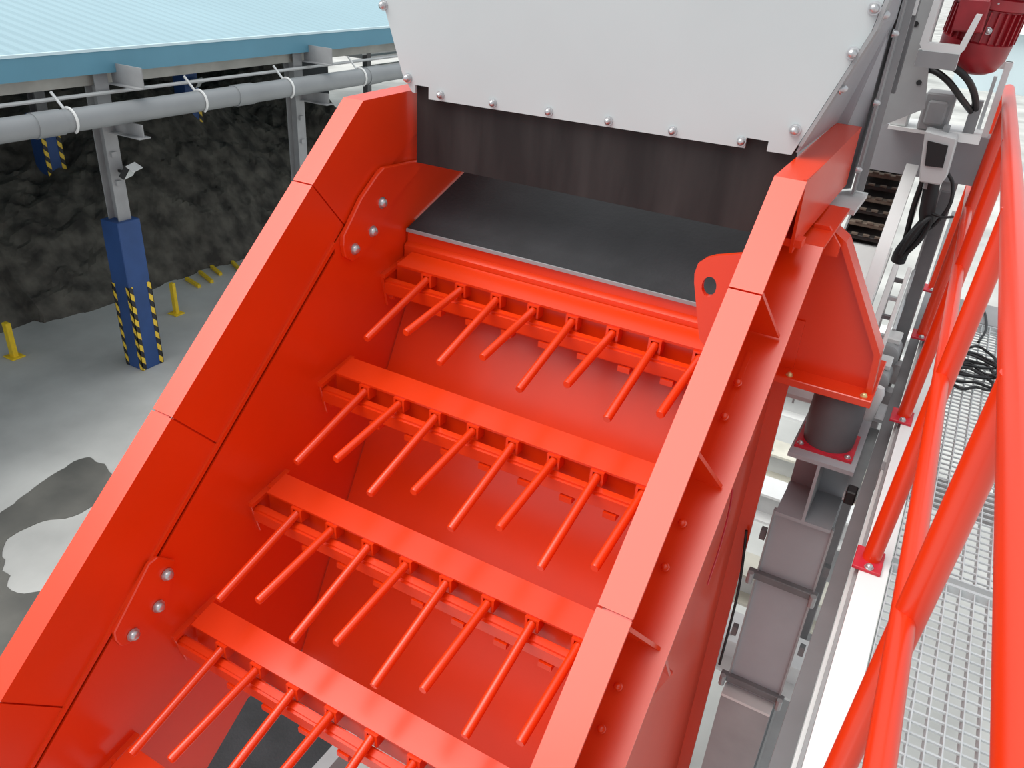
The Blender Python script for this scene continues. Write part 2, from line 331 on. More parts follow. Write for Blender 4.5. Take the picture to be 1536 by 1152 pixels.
# right wall outside: stiffening flange, gussets, bolts, skirt
NB = -0.28; XB = -0.33
ks = to_sn(2.74, -0.822)
band = obj('stiffening_flange', prism([(-1.9, NB), ks, to_sn(3.22, -0.80), to_sn(3.22, -0.815), (ks[0], ks[1]-0.014), (-1.9, NB-0.014)], PS, -0.49, XB), 'red', scr, 'broad red stiffening flange')
for s in (-1.35, -0.84, -0.36, 0.135, 0.64, 1.165):
    v = [S(-0.49, s, -0.010), S(-0.412, s, -0.010), S(-0.356, s, NB+0.0), S(-0.49, s, NB)]
    v += [S(x, s+0.012, nn) for x, nn in ((-0.49, -0.010), (-0.412, -0.010), (-0.356, NB), (-0.49, NB))]
    obj('gusset', (v, [(0, 1, 2, 3), (7, 6, 5, 4), (0, 4, 5, 1), (1, 5, 6, 2), (2, 6, 7, 3), (3, 7, 4, 0)]), 'red', wr)
for s in (-1.1, -0.66, -0.12, 0.0, 0.36, 0.5, 0.86, 0.98):
    bolt(wr, S(-0.425, s, NB), (0, -SA, CA), 0.012, 0.022, material='red')
skirt = obj('skirt_plate', prism([(-1.9, NB-0.015), (1.1, NB-0.015), to_sn(3.05, -1.0), to_sn(3.033, -1.3), to_sn(3.033, -4.3), to_sn(1.2, -4.6), (-1.9, -2.0)], PS, -0.435, -0.42), 'red', scr, 'shaded red side skirt')
for s, d in ((0.12, 0.62), (-0.55, 0.6)):
    v = []
    for ss in (s, s+0.012):
        v += [S(-0.42, ss, NB-0.014), S(XB-0.005, ss, NB-0.014), S(XB-0.005, ss-0.03, NB-0.24), S(-0.42, ss-0.12, NB-d)]
    obj('rib', (v, [(0, 1, 2, 3), (7, 6, 5, 4), (0, 4, 5, 1), (1, 5, 6, 2), (2, 6, 7, 3), (3, 7, 4, 0)]), 'red', skirt)
obj('rib', box(-0.422, -0.36, 3.02, 3.034, -4.3, -1.2), 'red', skirt)
for p in ((2.05, -1.95), (1.95, -2.1), (1.72, -2.22), (2.2, -2.35)): bolt(skirt, (-0.42, *p), (1, 0, 0), 0.012, 0.02, material='red')
# lifting lug inside the right wall
lug = [(-0.50, -0.80), (-0.625, -0.84), (-0.655, -0.87), (-0.662, -0.915), (-0.585, -1.20), (-0.50, -1.20)]
hole = [(-0.606+0.024*math.cos(t), -0.938+0.034*math.sin(t)) for t in [2*math.pi*i/16 for i in range(16)]]
def plate_hole(poly, hole, fn, a, b_):
    # ring of quads between a resampled outline and the hole
    k = len(hole); cx = sum(p[0] for p in hole)/k; cy = sum(p[1] for p in hole)/k; out = []
    for hx, hy in hole:
        d = (hx-cx, hy-cy); best = None
        for i in range(len(poly)):
            x1, y1 = poly[i]; x2, y2 = poly[(i+1) % len(poly)]
            ex, ey = x2-x1, y2-y1; den = d[0]*ey-d[1]*ex
            if abs(den) < 1e-12: continue
            t = ((x1-cx)*ey-(y1-cy)*ex)/den; u = ((x1-cx)*d[1]-(y1-cy)*d[0])/den
            if t > 0 and -1e-6 <= u <= 1+1e-6 and (best is None or t < best): best = t
        out.append((cx+d[0]*best, cy+d[1]*best))
    v = [fn(*p, t) for t in (a, b_) for p in hole+out]; f = []
    for i in range(k):
        j = (i+1) % k
        f += [(i, j, k+j, k+i), (2*k+i, 3*k+i, 3*k+j, 2*k+j), (i, 2*k+i, 2*k+j, j), (k+i, k+j, 3*k+j, 3*k+i)]
    return v, f
obj('lifting_lug', plate_hole(lug, hole, PY, 2.45, 2.472), 'red', scr, 'red lifting lug with a round hole')
# support bracket on the right
bk = obj('support_bracket', prism([(-0.43, -0.83), (-0.335, -0.84), (-0.30, -0.87), (-0.086, -1.245), (-0.076, -1.405), (-0.43, -1.405)], PY, 3.03, 3.10), 'red', scr, 'red triangular support bracket')
obj('edge_plate', prism([(-0.335, -0.832), (-0.29, -0.86), (-0.072, -1.243), (-0.062, -1.405), (-0.084, -1.405), (-0.094, -1.249), (-0.306, -0.875), (-0.335, -0.85)], PY, 2.985, 3.085), 'red', bk)
obj('base_plate', box(-0.43, -0.052, 2.93, 3.34, -1.435, -1.405), 'red', bk, bevel=0.003)
for x in (-0.36, -0.085):
    bolt(bk, (x, 2.96, -1.405), (0, 0, 1), 0.012, 0.014, material='brass')
obj('eye_plate', prism([(-0.40, -0.80), (-0.35, -0.80), (-0.30, -0.86), (-0.30, -0.90), (-0.40, -0.9)], PY, 2.92, 2.935), 'red', bk)
obj('head_cover', prism([(2.56, -0.577), (3.545, -0.572), (3.545, -0.79), (2.76, -0.80), (2.60, -0.82)], PX, -0.413, -0.403), 'red', scr, 'shaded red outer face of the head')
obj('head_cover_end', box(-0.489, -0.414, 3.535, 3.545, -0.79, -0.575), 'red', scr)
obj('label_block', box(-0.47, -0.38, 2.60, 2.66, -0.80, -0.775), 'red', wr)
# feed lip: rubber sheet, lip beam
obj('lip_beam', prism([(2.825, -1.165), (2.905, -1.135), (2.95, -1.30), (2.80, -1.30), (2.80, -1.225), (2.825, -1.21)], PX, -2.075, -0.505), 'red', scr)
obj('feed_sheet', prism([(2.815, -1.165), (2.815, -1.150), (3.72, -0.83), (3.72, -0.845)], PX, -2.07, -0.51), 'rubber', scr, 'black rubber feed sheet')
obj('sheet_edge', box(-2.07, -0.51, 2.807, 2.815, -1.164, -1.150), 'grey', scr)
# underpan
pan = obj('underpan', prism([(2.93, -1.32), (2.945, -1.34), (1.90, -3.225), (1.885, -3.215)], PX, -2.077, -0.502), 'red', scr, 'smooth red pan below the fingers')
# finger decks
def deck(k):
    Y0, Z0 = 2.690-0.4293*k, -1.284-0.3527*k
    return Y0, Z0
Y0, Z0 = deck(0)
proto = {}
def make_deck(k):
    Y, Z = deck(k); dv = (0, Y-Y0, Z-Z0)
    if k == 0:
        top = obj('finger_deck', prism([(Y0, Z0), (Y0+0.108, Z0+0.028), (Y0+0.105, Z0+0.040-0.002), (Y0-0.003, Z0+0.011)], PX, -2.03, -0.505), 'red', scr, 'red deck plate with a row of fingers')
        proto['top'] = top
        def add(name, g, **kw):
            o = obj(name, g, 'red', top, **kw); proto.setdefault('parts', []).append(o)
        add('support_web', box(-2.06, -0.505, Y0+0.035, Y0+0.047, Z0-0.13, Z0+0.008))
        add('cross_bar', prism([(Y0-0.050, Z0-0.060), (Y0-0.008, Z0-0.052), (Y0+0.0, Z0-0.128), (Y0-0.044, Z0-0.128)], PX, -2.075, -0.505), bevel=0.009, seg=2)
        add('end_plate', prism([(Y0-0.056, Z0-0.038), (Y0+0.15, Z0-0.004), (Y0+0.15, Z0-0.03), (Y0+0.06, Z0-0.19), (Y0-0.02, Z0-0.19)], PX, -2.084, -2.070), bevel=0.002)
        add('end_strip', prism([(Y0-0.056, Z0-0.046), (Y0+0.16, Z0-0.003), (Y0+0.16, Z0+0.010), (Y0-0.056, Z0-0.030)], PX, -2.084, -2.058))
        add('bolt', lathe((-2.07, Y0+0.005, Z0-0.15), (-2.048, Y0+0.005, Z0-0.15), [(0, .016), (.8, .015), (1, .008)], 8), smooth=True)
        for i in range(8):
            x = -1.870+0.1745*i; ln, an = ((0.437, 16.5) if i % 2 == 0 else (0.398, 8.0)); an = math.radians(an)
            p0 = Vector((x, Y0-0.008, Z0-0.022)); d = Vector((0, -math.cos(an), -math.sin(an)))
            add('finger', lathe(p0-d*0.045, p0+d*(ln-0.008), [(0, .016), (.985, .016), (1, .0135)], 14), smooth=True)
            add('socket', prism([(x-0.026, Z0-0.052), (x-0.0165, Z0-0.052), (x-0.0165, Z0-0.004), (x+0.0165, Z0-0.004), (x+0.0165, Z0-0.052), (x+0.026, Z0-0.052), (x+0.026, Z0+0.003), (x-0.026, Z0+0.003)], PY, Y0-0.012, Y0+0.034))
            add('tab', box(x+0.055, x+0.105, Y0-0.05, Y0-0.012, Z0-0.150, Z0-0.127))
    else:
        top = clone(proto['top'], dv, scr)
        for p in proto['parts']: clone(p, dv, top)
for k in range(6): make_deck(k)
# tray under the lowest opening
belt = thing('belt_conveyor', 'black rubber belt below the lowest red finger row', 'conveyor', (-2.6, 2.2, -5.5))
obj('belt', box(-2.95, -2.25, 0.6, 4.0, -4.26, -4.22), 'rubber', belt)
obj('side_frame', box(-2.22, -2.14, 0.6, 4.0, -4.34, -4.16), 'grey', belt)
for yy in (1.2, 3.4): obj('leg', box(-2.21, -2.15, yy, yy+0.06, -5.5, -4.34), 'grey', belt); obj('leg', box(-3.02, -2.96, yy, yy+0.06, -5.5, -4.24), 'grey', belt)

# ------------------------------------------------------------------ feed hood
hood = thing('feed_hood', 'large pale grey feed hood with bolted edges above the screen', 'hood', (-1.3, 3.3, -0.58))
fr_poly = [(-2.06, -0.575), (-2.045, -0.577), (-2.045, -0.545), (-1.978, -0.545), (-1.978, -0.592), (-0.672, -0.572), (-0.672, -0.537), (-0.597, -0.537), (-0.597, -0.570), (-0.515, -0.568), (-0.480, -0.48), (-0.365, -0.175), (-0.352, -0.09), (-0.352, 0.55), (-2.52, 0.55), (-2.206, -0.245), (-2.108, -0.514)]
obj('front_plate', prism(fr_poly, PY, 2.835, 2.845), 'hood', hood, 'smooth pale grey front plate')
obj('curtain', prism([(-2.06, -0.52), (-2.06, -0.868), (-0.505, -0.862), (-0.505, -0.50), (-0.58, -0.50), (-1.99, -0.52)], PY, 2.870, 2.882), 'curtain', hood, 'black rubber curtain hanging below the hood')
for x, z in ((-2.20, -0.263), (-2.080, -0.523)): bolt(hood, (x, 2.835, z), (0, -1, 0), 0.017, 0.026, label='round bolt')
for i in range(6): bolt(hood, (-1.918+0.2463*i, 2.835, -0.567+0.003*i), (0, -1, 0), 0.0145, 0.022, label='round bolt')
for x, z in ((-0.520, -0.488), (-0.402, -0.240), (-0.372, -0.112)): bolt(hood, (x, 2.835, z), (0, -1, 0), 0.017, 0.034, label='round bolt')
def sheet3(cols, t):                        # cols: rows of (x, y, z) from front to back, bottom / mid / top
    k = len(cols); v = [p for c_ in cols for p in c_]; n = len(v); v += [(x-t, y, z) for x, y, z in v]; f = []
    for a in range(k-1):
        for q in range(2):
            i0, i1, i2, i3 = 3*a+q, 3*a+q+1, 3*a+q+4, 3*a+q+3
            f += [(i0, i1, i2, i3), (n+i3, n+i2, n+i1, n+i0)]
    for a in range(k-1):
        f += [(3*a, 3*a+3, n+3*a+3, n+3*a), (3*a+2, n+3*a+2, n+3*a+5, 3*a+5)]
    for q in range(2): f += [(q, n+q, n+q+1, q+1), (3*k-3+q, 3*k-2+q, n+3*k-2+q, n+3*k-3+q)]
    return v, f
obj('side_sheet', sheet3([[(-0.497, 2.846, -0.5595), (-0.372, 2.846, -0.17), (-0.358, 2.846, 0.55)], [(-0.497, 3.553, -0.5595), (-0.39, 3.553, -0.17), (-0.37, 3.553, 0.55)], [(-0.505, 3.56, -0.84), (-0.39, 3.56, -0.17), (-0.375, 3.56, 0.55)], [(-0.40, 3.72, -0.84), (-0.39, 3.72, -0.17), (-0.378, 3.72, 0.55)]], 0.008), 'steel', hood, 'grey side sheet')
obj('side_sheet', sheet3([[(-2.06, 2.846, -0.57), (-2.21, 2.846, -0.22), (-2.50, 2.846, 0.55)], [(-2.06, 3.7, -0.57), (-2.21, 3.7, -0.22), (-2.50, 3.7, 0.55)]], 0.008), 'hood', hood)
# bolted edge strip along the sloping right edge
v = []
for (x, z) in ((-0.498, -0.535), (-0.362, -0.17), (-0.349, -0.09), (-0.349, 0.55)):
    v += [(x, 2.828, z), (x+0.012, 2.828, z), (x+0.012, 2.90, z), (x, 2.90, z)]
f = [(0, 1, 2, 3), (12, 15, 14, 13)]
for j in range(3):
    for i in range(4): f.append((4*j+i, 4*j+(i+1) % 4, 4*j+4+(i+1) % 4, 4*j+4+i))
es = obj('edge_strip', (v, f), 'grey', hood, 'grey bolted edge strip')
for x, z in ((-0.418, -0.35), (-0.352, -0.13), (-0.345, 0.02)): bolt(es, (x+0.0, 2.865, z), (1, 0, 0.2), 0.014, 0.024)
an = obj('corner_angle', join(box(-0.385, -0.375, 3.62, 3.72, -0.84, 0.55), box(-0.385, -0.348, 3.70, 3.715, -0.84, 0.55)), 'grey', hood)
for z in (-0.73, -0.47, -0.22): bolt(an, (-0.385, 3.58, z), (1, 0, 0), 0.014, 0.024)
obj('bottom_flange', box(-0.46, -0.33, 3.40, 3.74, -0.87, -0.85), 'pale', hood)

# ------------------------------------------------------------------ rubber mount, support frame
mnt = thing('rubber_mount', 'black rubber buffer on a small red plate under the red bracket', 'rubber mount', (-0.165, 3.06, -1.70))
obj('buffer', lathe((-0.165, 3.06, -1.685), (-0.165, 3.06, -1.435), [(0, .094), (.12, .098), (.5, .101), (.88, .098), (1, .094)], 28), 'buffer', mnt, smooth=True)
pl = obj('foot_plate', box(-0.275, -0.055, 2.955, 3.175, -1.697, -1.685), 'padred', mnt, 'red foot plate')
for x in (-0.255, -0.075): bolt(pl, (x, 2.975, -1.685), (0, 0, 1), 0.011, 0.012)
sf = thing('support_frame', 'grey steel beam on a tall column carrying the rubber mount', 'support frame', (-0.16, 3.1, -5.5))
bm_ = obj('beam', join(box(-0.285, -0.035, 2.90, 3.35, -1.715, -1.697), box(-0.27, -0.05, 2.90, 3.35, -2.0, -1.985), box(-0.166, -0.154, 2.90, 3.35, -1.985, -1.715)), 'steel', sf, 'grey beam with its open end facing out')
obj('stiffener', box(-0.27, -0.05, 3.16, 3.172, -1.985, -1.715), 'steel', bm_)
cl = obj('column', join(box(-0.275, -0.045, 2.935, 2.95, -5.5, -2.0), box(-0.275, -0.045, 3.16, 3.175, -5.5, -2.0), box(-0.166, -0.154, 2.95, 3.16, -5.5, -2.0)), 'steel', sf, 'flat faced grey column')
for x in (-0.282, -0.046): obj('flange_edge', box(x, x+0.008, 2.925, 2.95, -5.5, -2.0), 'grey', cl)
for z in (-2.345, -2.98):
    c_ = obj('cleat', box(-0.315, -0.02, 2.905, 2.937, z-0.018, z+0.018), 'darksteel', cl, bevel=0.003)
    for x in (-0.30, -0.035): obj('cleat_nut', cyl((x, 2.895, z-0.035), (x, 2.895, z+0.02), 0.014, 8), 'grey', cl, smooth=True)
obj('lower_face', box(-0.285, -0.055, 2.87, 2.935, -5.5, -3.05), 'grey', cl, 'paler lower casing')
obj('step_plate', box(-0.285, -0.055, 2.86, 2.936, -3.05, -3.035), 'pale', cl)
for z, sx in ((-2.15, -0.30), (-2.22, -0.02), (-2.72, -0.31), (-2.68, -0.015)): obj('clip', box(sx-0.012, sx+0.012, 2.94, 2.97, z-0.025, z+0.025), 'darksteel', cl)
# pale cross beams and plinths low down between screen and walkway
for i, (yy, zz, mm) in enumerate(((3.75, -3.55, 'pale'), (4.55, -3.7, 'plinth'), (5.35, -3.55, 'white'), (6.2, -3.7, 'plinth'), (7.1, -3.55, 'white'), (8.1, -3.6, 'pale'), (9.3, -3.6, 'white'))):
    lb = ('first and nearest', 'second', 'third', 'fourth', 'fifth', 'sixth', 'farthest')[i]
    t = thing('cross_beam', 'pale cross beam low under the walkway, %s of the row going away' % lb, 'beam', (-0.4, yy, -5.5), 'pale cross beams low under the walkway')
    obj('top_flange', box(-1.35, 0.05, yy, yy+0.26, zz-0.02, zz), mm, t)
    obj('web', box(-1.35, 0.05, yy+0.12, yy+0.14, zz-0.24, zz-0.02), 'pale', t)
    obj('bottom_flange', box(-1.35, 0.05, yy, yy+0.26, zz-0.26, zz-0.24), mm, t)
    for x in (-1.30, -0.02): obj('post', box(x-0.05, x+0.05, yy+0.08, yy+0.18, -5.5, zz-0.26), 'grey', t)
    for x in (-0.75, -0.42): bolt(t, (x, yy+0.06, zz), (0, 0, 1), 0.016, 0.02)

# ------------------------------------------------------------------ walkway with grating
wk = thing('walkway', 'narrow grey grated walkway with pale edge channel', 'walkway', (0.5, 2.4, -1.75))
obj('edge_channel', join(box(0.070, 0.150, -0.2, 4.92, -1.612, -1.600), box(0.070, 0.082, -0.2, 4.92, -1.80, -1.612), box(0.070, 0.15, -0.2, 4.92, -1.80, -1.79)), 'white', wk, 'pale flat edge channel')
obj('edge_ledge', box(0.060, 0.0695, -0.2, 4.92, -1.640, -1.628), 'grey', wk)
obj('edge_ledge', box(0.050, 0.060, -0.2, 4.92, -1.660, -1.648), 'pale', wk)
obj('side_beam', join(box(0.004, 0.050, -0.2, 7.5, -1.74, -1.725), box(0.004, 0.016, -0.2, 7.5, -1.95, -1.74)), 'midsteel', wk, 'dark grey side beam')
obj('edge_channel', join(box(0.98, 1.06, -0.2, 4.92, -1.612, -1.600), box(1.05, 1.06, -0.2, 4.92, -1.80, -1.612)), 'white', wk)
for yy in (0.6, 2.9, 4.85): obj('bearer', box(0.047, 1.05, yy, yy+0.06, -1.74, -1.645), 'grey', wk)
obj('end_plate', box(0.15, 0.98, 4.60, 4.92, -1.606, -1.598), 'grey', wk)
bb = cb = None
for pi, (ya, yb) in enumerate(((0.25, 2.285), (2.315, 4.59))):
    pn = obj('grating_panel', box(0.152, 0.98, yb-0.012, yb, -1.632, -1.598), 'galv', wk, 'galvanised grating panel')
    obj('end_bar', box(0.152, 0.98, ya, ya+0.006, -1.632, -1.600), 'galv', pn)
    L = yb-ya
    b0 = obj('bearing_bar', box(0.155, 0.1585, ya+0.006, yb-0.012, -1.632, -1.600), 'galv', pn)
    x = 0.155+0.038
    while x < 0.98: clone(b0, (x-0.155, 0, 0), pn); x += 0.038
    if cb is None:
        pth = [(0.155+0.0095*i, ya+0.03, -1.603+0.0022*math.cos(i*math.pi)) for i in range(88)]
        cb = obj('cross_bar', tube([(0.155, ya+0.03, -1.606), (0.56, ya+0.03, -1.606), (0.978, ya+0.03, -1.606)], 0.0042, 4), 'galv', pn); yc = ya+0.03; y = yc+0.037
    else: y = ya+0.03
    while y < yb-0.03: clone(cb, (0, y-yc, 0), pn); y += 0.037

# ------------------------------------------------------------------ guardrail
gr = thing('guardrail', 'glossy red tubular guardrail along the walkway edge', 'guardrail', (0.1, 2.5, -1.6))
def rx(y): return 0.143-0.022*y
pys = (0.22, 1.23, 2.255, 3.28, 4.225, 4.98)
for y in pys:
    x = rx(y); far = y > 4.5
    po = obj('post', cyl((x, y, -1.5885), (x+0.034, y, -0.490), 0.0265, 20), 'railred', gr, smooth=True)
    bp_ = obj('base_plate', box(x-0.046, x+0.036, y-0.066, y+0.048, -1.6, -1.588), 'padred', po, 'red base plate', bevel=0.002)
    for dx, dy in ((-0.0, -0.052),): bolt(po, (x+dx, y+dy, -1.588), (0, 0, 1), 0.012, 0.014)
pth = [(rx(y)+0.036, y, -0.50) for y in (-0.3, 0.2, 1.2, 2.2, 3.2, 4.2, 4.9)]
obj('top_rail', tube(pth+[(rx(4.99)+0.033, 4.985, -0.515), (rx(5.0)+0.028, 5.015, -0.56)], 0.0275, 24), 'railred', gr, smooth=True)
for a, b_ in zip(pys[:-1], pys[1:]):
    obj('mid_rail', tube([(rx(a)+0.010, a+0.0, -0.955), (rx((a+b_)/2)+0.010, (a+b_)/2, -0.955), (rx(b_)+0.010, b_-0.0, -0.955)], 0.021, 18), 'railred', gr, smooth=True)

# ------------------------------------------------------------------ drive end: cross beam, motor, boxes, cables
de = thing('drive_frame', 'grey drive frame with bolted plates behind the hood', 'frame', (-0.2, 4.3, -5.5))
obj('cross_beam', box(-0.83, 0.12, 4.28, 4.42, -0.86, -0.645), 'steel', de, 'grey box cross beam')
obj('ledge_angle', join(box(-0.36, 0.018, 4.14, 4.44, -0.645, -0.630), box(-0.20, 0.018, 4.10, 4.14, -0.650, -0.615)), 'white', de)
obj('leg', box(-0.82, -0.75, 4.30, 4.40, -5.5, -0.86), 'grey', de); obj('leg', box(-0.078, -0.010, 4.30, 4.40, -5.5, -0.86), 'grey', de)
bp2 = obj('back_plate', prism([(-0.43, 0.3), (-0.45, -0.25), (-0.385, -0.62), (-0.225, -0.52), (-0.275, -0.25), (-0.26, 0.3)], PY, 3.98, 3.995), 'grey', de, 'grey back plate with bolt holes')
for x, z in ((-0.30, -0.17), (-0.285, -0.30), (-0.275, -0.42), (-0.35, -0.2)): obj('bolt_hole', cyl((x, 3.976, z), (x, 3.985, z), 0.011, 10), 'black', bp2)
obj('upright', box(-0.365, -0.338, 3.76, 3.80, -0.45, 0.4), 'darksteel', de)
obj('white_strip', box(-0.352, -0.340, 3.74, 3.76, -0.16, 0.4), 'white', de)
obj('bearing_block', join(box(-0.245, -0.125, 4.14, 4.30, -0.63, -0.47), box(-0.225, -0.145, 4.12, 4.16, -0.60, -0.50)), 'grey', de, bevel=0.008)
obj('mount_block', box(-0.36, -0.29, 4.16, 4.28, -0.63, -0.51), 'pale', de, bevel=0.005)
obj('cable_upright', box(-0.06, -0.015, 4.22, 4.28, -0.66, -0.49), 'grey', de)
obj('frame_post', box(0.018, 0.044, 4.30, 4.36, -0.645, -0.33), 'white', de); obj('frame_rail', box(-0.24, 0.048, 4.32, 4.37, -0.36, -0.33), 'white', de)
obj('frame_post', box(-0.010, 0.005, 4.40, 4.43, -0.63, -0.40), 'galv', de)
mo = thing('motor', 'dark red electric motor with finned round casing and white bracket', 'motor', (-0.11, 4.1, -0.36))
mc = Vector((-0.105, 4.12, 0)); ax = Vector((0.10, -0.10, 1)).normalized()
p0 = mc+Vector((-0.02, 0, -0.36)); p1 = p0+ax*0.62
obj('casing', lathe(p0, p1, [(0, .085), (.03, .115), (.10, .133), (.20, .137), (.21, .128), (.40, .126), (.41, .14), (.47, .14), (.48, .128), (1, .128)], 32), 'motorred', mo, smooth=True)
for i in range(28):
    a = 2*math.pi*i/28; e1 = ax.orthogonal().normalized(); e2 = ax.cross(e1); d = e1*math.cos(a)+e2*math.sin(a); tn = ax.cross(d)*0.003
    q0 = p0+ax*0.13; q1 = p0+ax*0.245
    v = [tuple(q+d*r+tn*s) for q in (q0, q1) for r in (0.12, 0.141) for s in (-1, 1)]
    obj('fin', (v, box(0, 1, 0, 1, 0, 1)[1]), 'motorred', mo)
obj('terminal_box', box(-0.21, -0.10, 3.93, 4.02, -0.21, -0.09), 'motorred', mo, bevel=0.006)
obj('flange_ring', lathe(p0+ax*0.315, p0+ax*0.335, [(0, .15), (1, .15)], 32), 'motorred', mo, smooth=True)
brk = join(prism([(-0.292, -0.02), (-0.302, -0.262), (-0.285, -0.285), (-0.150, -0.285), (-0.140, -0.27), (-0.115, -0.14), (-0.135, -0.14), (-0.160, -0.255), (-0.272, -0.255), (-0.272, -0.02)], PY, 3.82, 3.90), box(-0.302, -0.15, 3.835, 3.895, -0.345, -0.283))
obj('bracket', brk, 'white', mo, 'white U shaped bracket')
obj('bracket_face', box(-0.300, -0.150, 3.816, 3.836, -0.345, -0.285), 'grey', mo)
for x, z in ((-0.20, -0.075), (-0.075, -0.10), (-0.08, -0.20)): bolt(mo, (x, 3.935 if x < -0.1 else 3.975, z), (0, -1, 0), 0.012, 0.02)
cbx = thing('control_box', 'pale control box with a dark square window on the cross beam', 'control box', (-0.13, 4.18, -0.85))
obj('case', prism([(-0.197, -0.602), (-0.066, -0.615), (-0.060, -0.775), (-0.076, -0.815), (-0.160, -0.815), (-0.172, -0.765)], PY, 3.96, 4.09), 'box', cbx, bevel=0.006)
obj('window', prism([(-0.175, -0.640), (-0.092, -0.648), (-0.086, -0.740), (-0.157, -0.743)], PY, 3.952, 3.962), 'black', cbx, 'dark square window')
obj('hook', box(-0.135, -0.11, 4.05, 4.13, -0.66, -0.59), 'grey', cbx)
obj('gland', cyl((-0.125, 4.02, -0.85), (-0.125, 4.02, -0.815), 0.018, 12), 'grey', cbx, smooth=True)
def cable(label, pts, r, material='black', group=None):
    o = obj('cable', tube(spline(pts, 8), r, 10), material, None, smooth=True); tag(o, label, 'cable', group); return o
cable('upper thick black hose arching below the red motor', [(-0.255, 4.02, -0.365), (-0.225, 3.98, -0.338), (-0.16, 3.95, -0.345), (-0.10, 3.98, -0.385), (-0.06, 4.10, -0.45), (-0.035, 4.24, -0.53)], 0.014)
cable('lower thick black hose arching below the red motor', [(-0.26, 4.02, -0.37), (-0.22, 3.98, -0.372), (-0.16, 3.97, -0.405), (-0.10, 4.05, -0.47), (-0.05, 4.24, -0.54)], 0.013)
cable('black cable looping out of the right side of the control box', [(-0.065, 4.03, -0.77), (-0.03, 4.05, -0.82), (-0.015, 4.02, -0.90), (-0.05, 4.02, -1.0), (-0.10, 4.05, -1.06)], 0.008)
cable('black cable hanging straight down from the control box', [(-0.15, 4.03, -0.82), (-0.155, 4.05, -0.95), (-0.15, 4.08, -1.10), (-0.16, 4.08, -1.22)], 0.012)
cable('black cable bundle sagging below the control box', [(-0.11, 4.03, -0.82), (-0.095, 4.03, -0.95), (-0.085, 4.05, -1.0), (-0.12, 4.03, -1.08), (-0.145, 4.03, -1.15), (-0.15, 4.04, -1.2)], 0.033)
cable('black looped cable beside the sagging bundle', [(-0.145, 4.0, -1.16), (-0.13, 3.98, -1.08), (-0.10, 3.98, -1.0), (-0.075, 4.0, -0.97), (-0.07, 4.0, -1.0), (-0.09, 4.0, -1.08), (-0.14, 4.0, -1.17)], 0.011)
cable('thin black cable crossing to the red guardrail', [(-0.09, 4.02, -0.95), (-0.03, 4.0, -0.955), (0.012, 4.06, -0.96)], 0.006)
cable('thin grey cable hanging off the dark side of the screen', [(-0.40, 2.35, -1.42), (-0.37, 2.36, -1.62), (-0.365, 2.34, -1.8), (-0.38, 2.36, -2.02)], 0.003, 'padred')
cable('thin dark cable beside the grey column', [(-0.375, 3.0, -2.2), (-0.35, 2.98, -2.4), (-0.338, 2.96, -2.55), (-0.335, 2.95, -2.75), (-0.335, 2.94, -2.95)], 0.006)
# coiled cable on the walkway
random.seed(3)
cp = []
for i in range(60):
    a = i*0.62; cp.append((0.29+0.11*math.cos(a)*(0.7+0.4*random.random()), 3.93+0.006*(i-30)+0.14*math.sin(a)*(0.6+0.5*random.random()), -1.585+0.012*random.random()))
o = obj('cable_coil', tube(spline(cp, 5), 0.007, 6), 'black', None, smooth=True); tag(o, 'loose black coil of cable lying on the walkway grating', 'cable')
cable('thin black cable running from the coil to the walkway end', [(0.30, 4.30, -1.59), (0.325, 4.5, -1.585), (0.31, 4.75, -1.588), (0.27, 4.88, -1.588)], 0.006)
# slat chain, sloping bars, rods between screen and walkway
ch = thing('slat_chain', 'dark chain of flat slats running down behind the white bar', 'chain', (-0.33, 4.5, -1.3))
for i in range(7):
    y, z = 4.50-0.045*i, -0.86-0.052*i
    s_ = obj('slat', box(-0.43, -0.265, y, y+0.05, z-0.02, z), 'chain' if i % 2 == 0 else 'rust', ch, bevel=0.003)
    for x in (-0.40, -0.345, -0.29): obj('lug', box(x, x+0.03, y-0.004, y+0.02, z, z+0.008), 'rust', s_)
obj('dark_gap_backing', prism([(4.56, -0.885), (4.20, -1.30), (4.22, -1.32), (4.58, -0.90)], PX, -0.43, -0.265), 'chain', ch)  # dark backing added behind the slats so the gaps between them look dark
obj('chain_guard', prism([(4.75, -0.86), (4.75, -1.6), (4.0, -2.05), (4.0, -1.28)], PX, -0.44, -0.43), 'grey', ch)
obj('tail_plate', prism([(4.30, -1.22), (4.2, -1.21), (3.5, -1.75), (3.5, -1.77), (4.3, -1.26)], PX, -0.46, -0.20), 'pale', ch)
def slopebar(label, x0, x1, ya, za, yb, zb, t, material, name='sloping_bar'):
    d = Vector((0, yb-ya, zb-za)).normalized(); nn = Vector((0, -d.z, d.y))*t/2
    g = prism([(ya+nn.y, za+nn.z), (yb+nn.y, zb+nn.z), (yb-nn.y, zb-nn.z), (ya-nn.y, za-nn.z)], PX, x0, x1)
    return tag(obj(name, g, material, None, bevel=0.002), label, 'bar')
slopebar('broad white flat bar sloping down beside the red bracket', -0.245, -0.190, 4.22, -0.80, 3.36, -1.60, 0.02, 'white')
tag(obj('vertical_bar', box(-0.165, -0.145, 4.20, 4.23, -5.5, -0.84), 'pale'), 'thin pale upright bar beside the black cable bundle', 'bar')
tag(obj('vertical_bar', join(box(-0.066, -0.014, 4.10, 4.14, -5.5, -0.87), box(-0.062, -0.014, 4.095, 4.145, -1.0, -0.98)), 'darksteel'), 'dark grey upright bar left of the red guardrail posts', 'bar')
cld = thing('cable_ladder', 'pale sloping cable ladder with rungs below the black cable bundle', 'cable ladder', (-0.12, 3.66, -1.66))
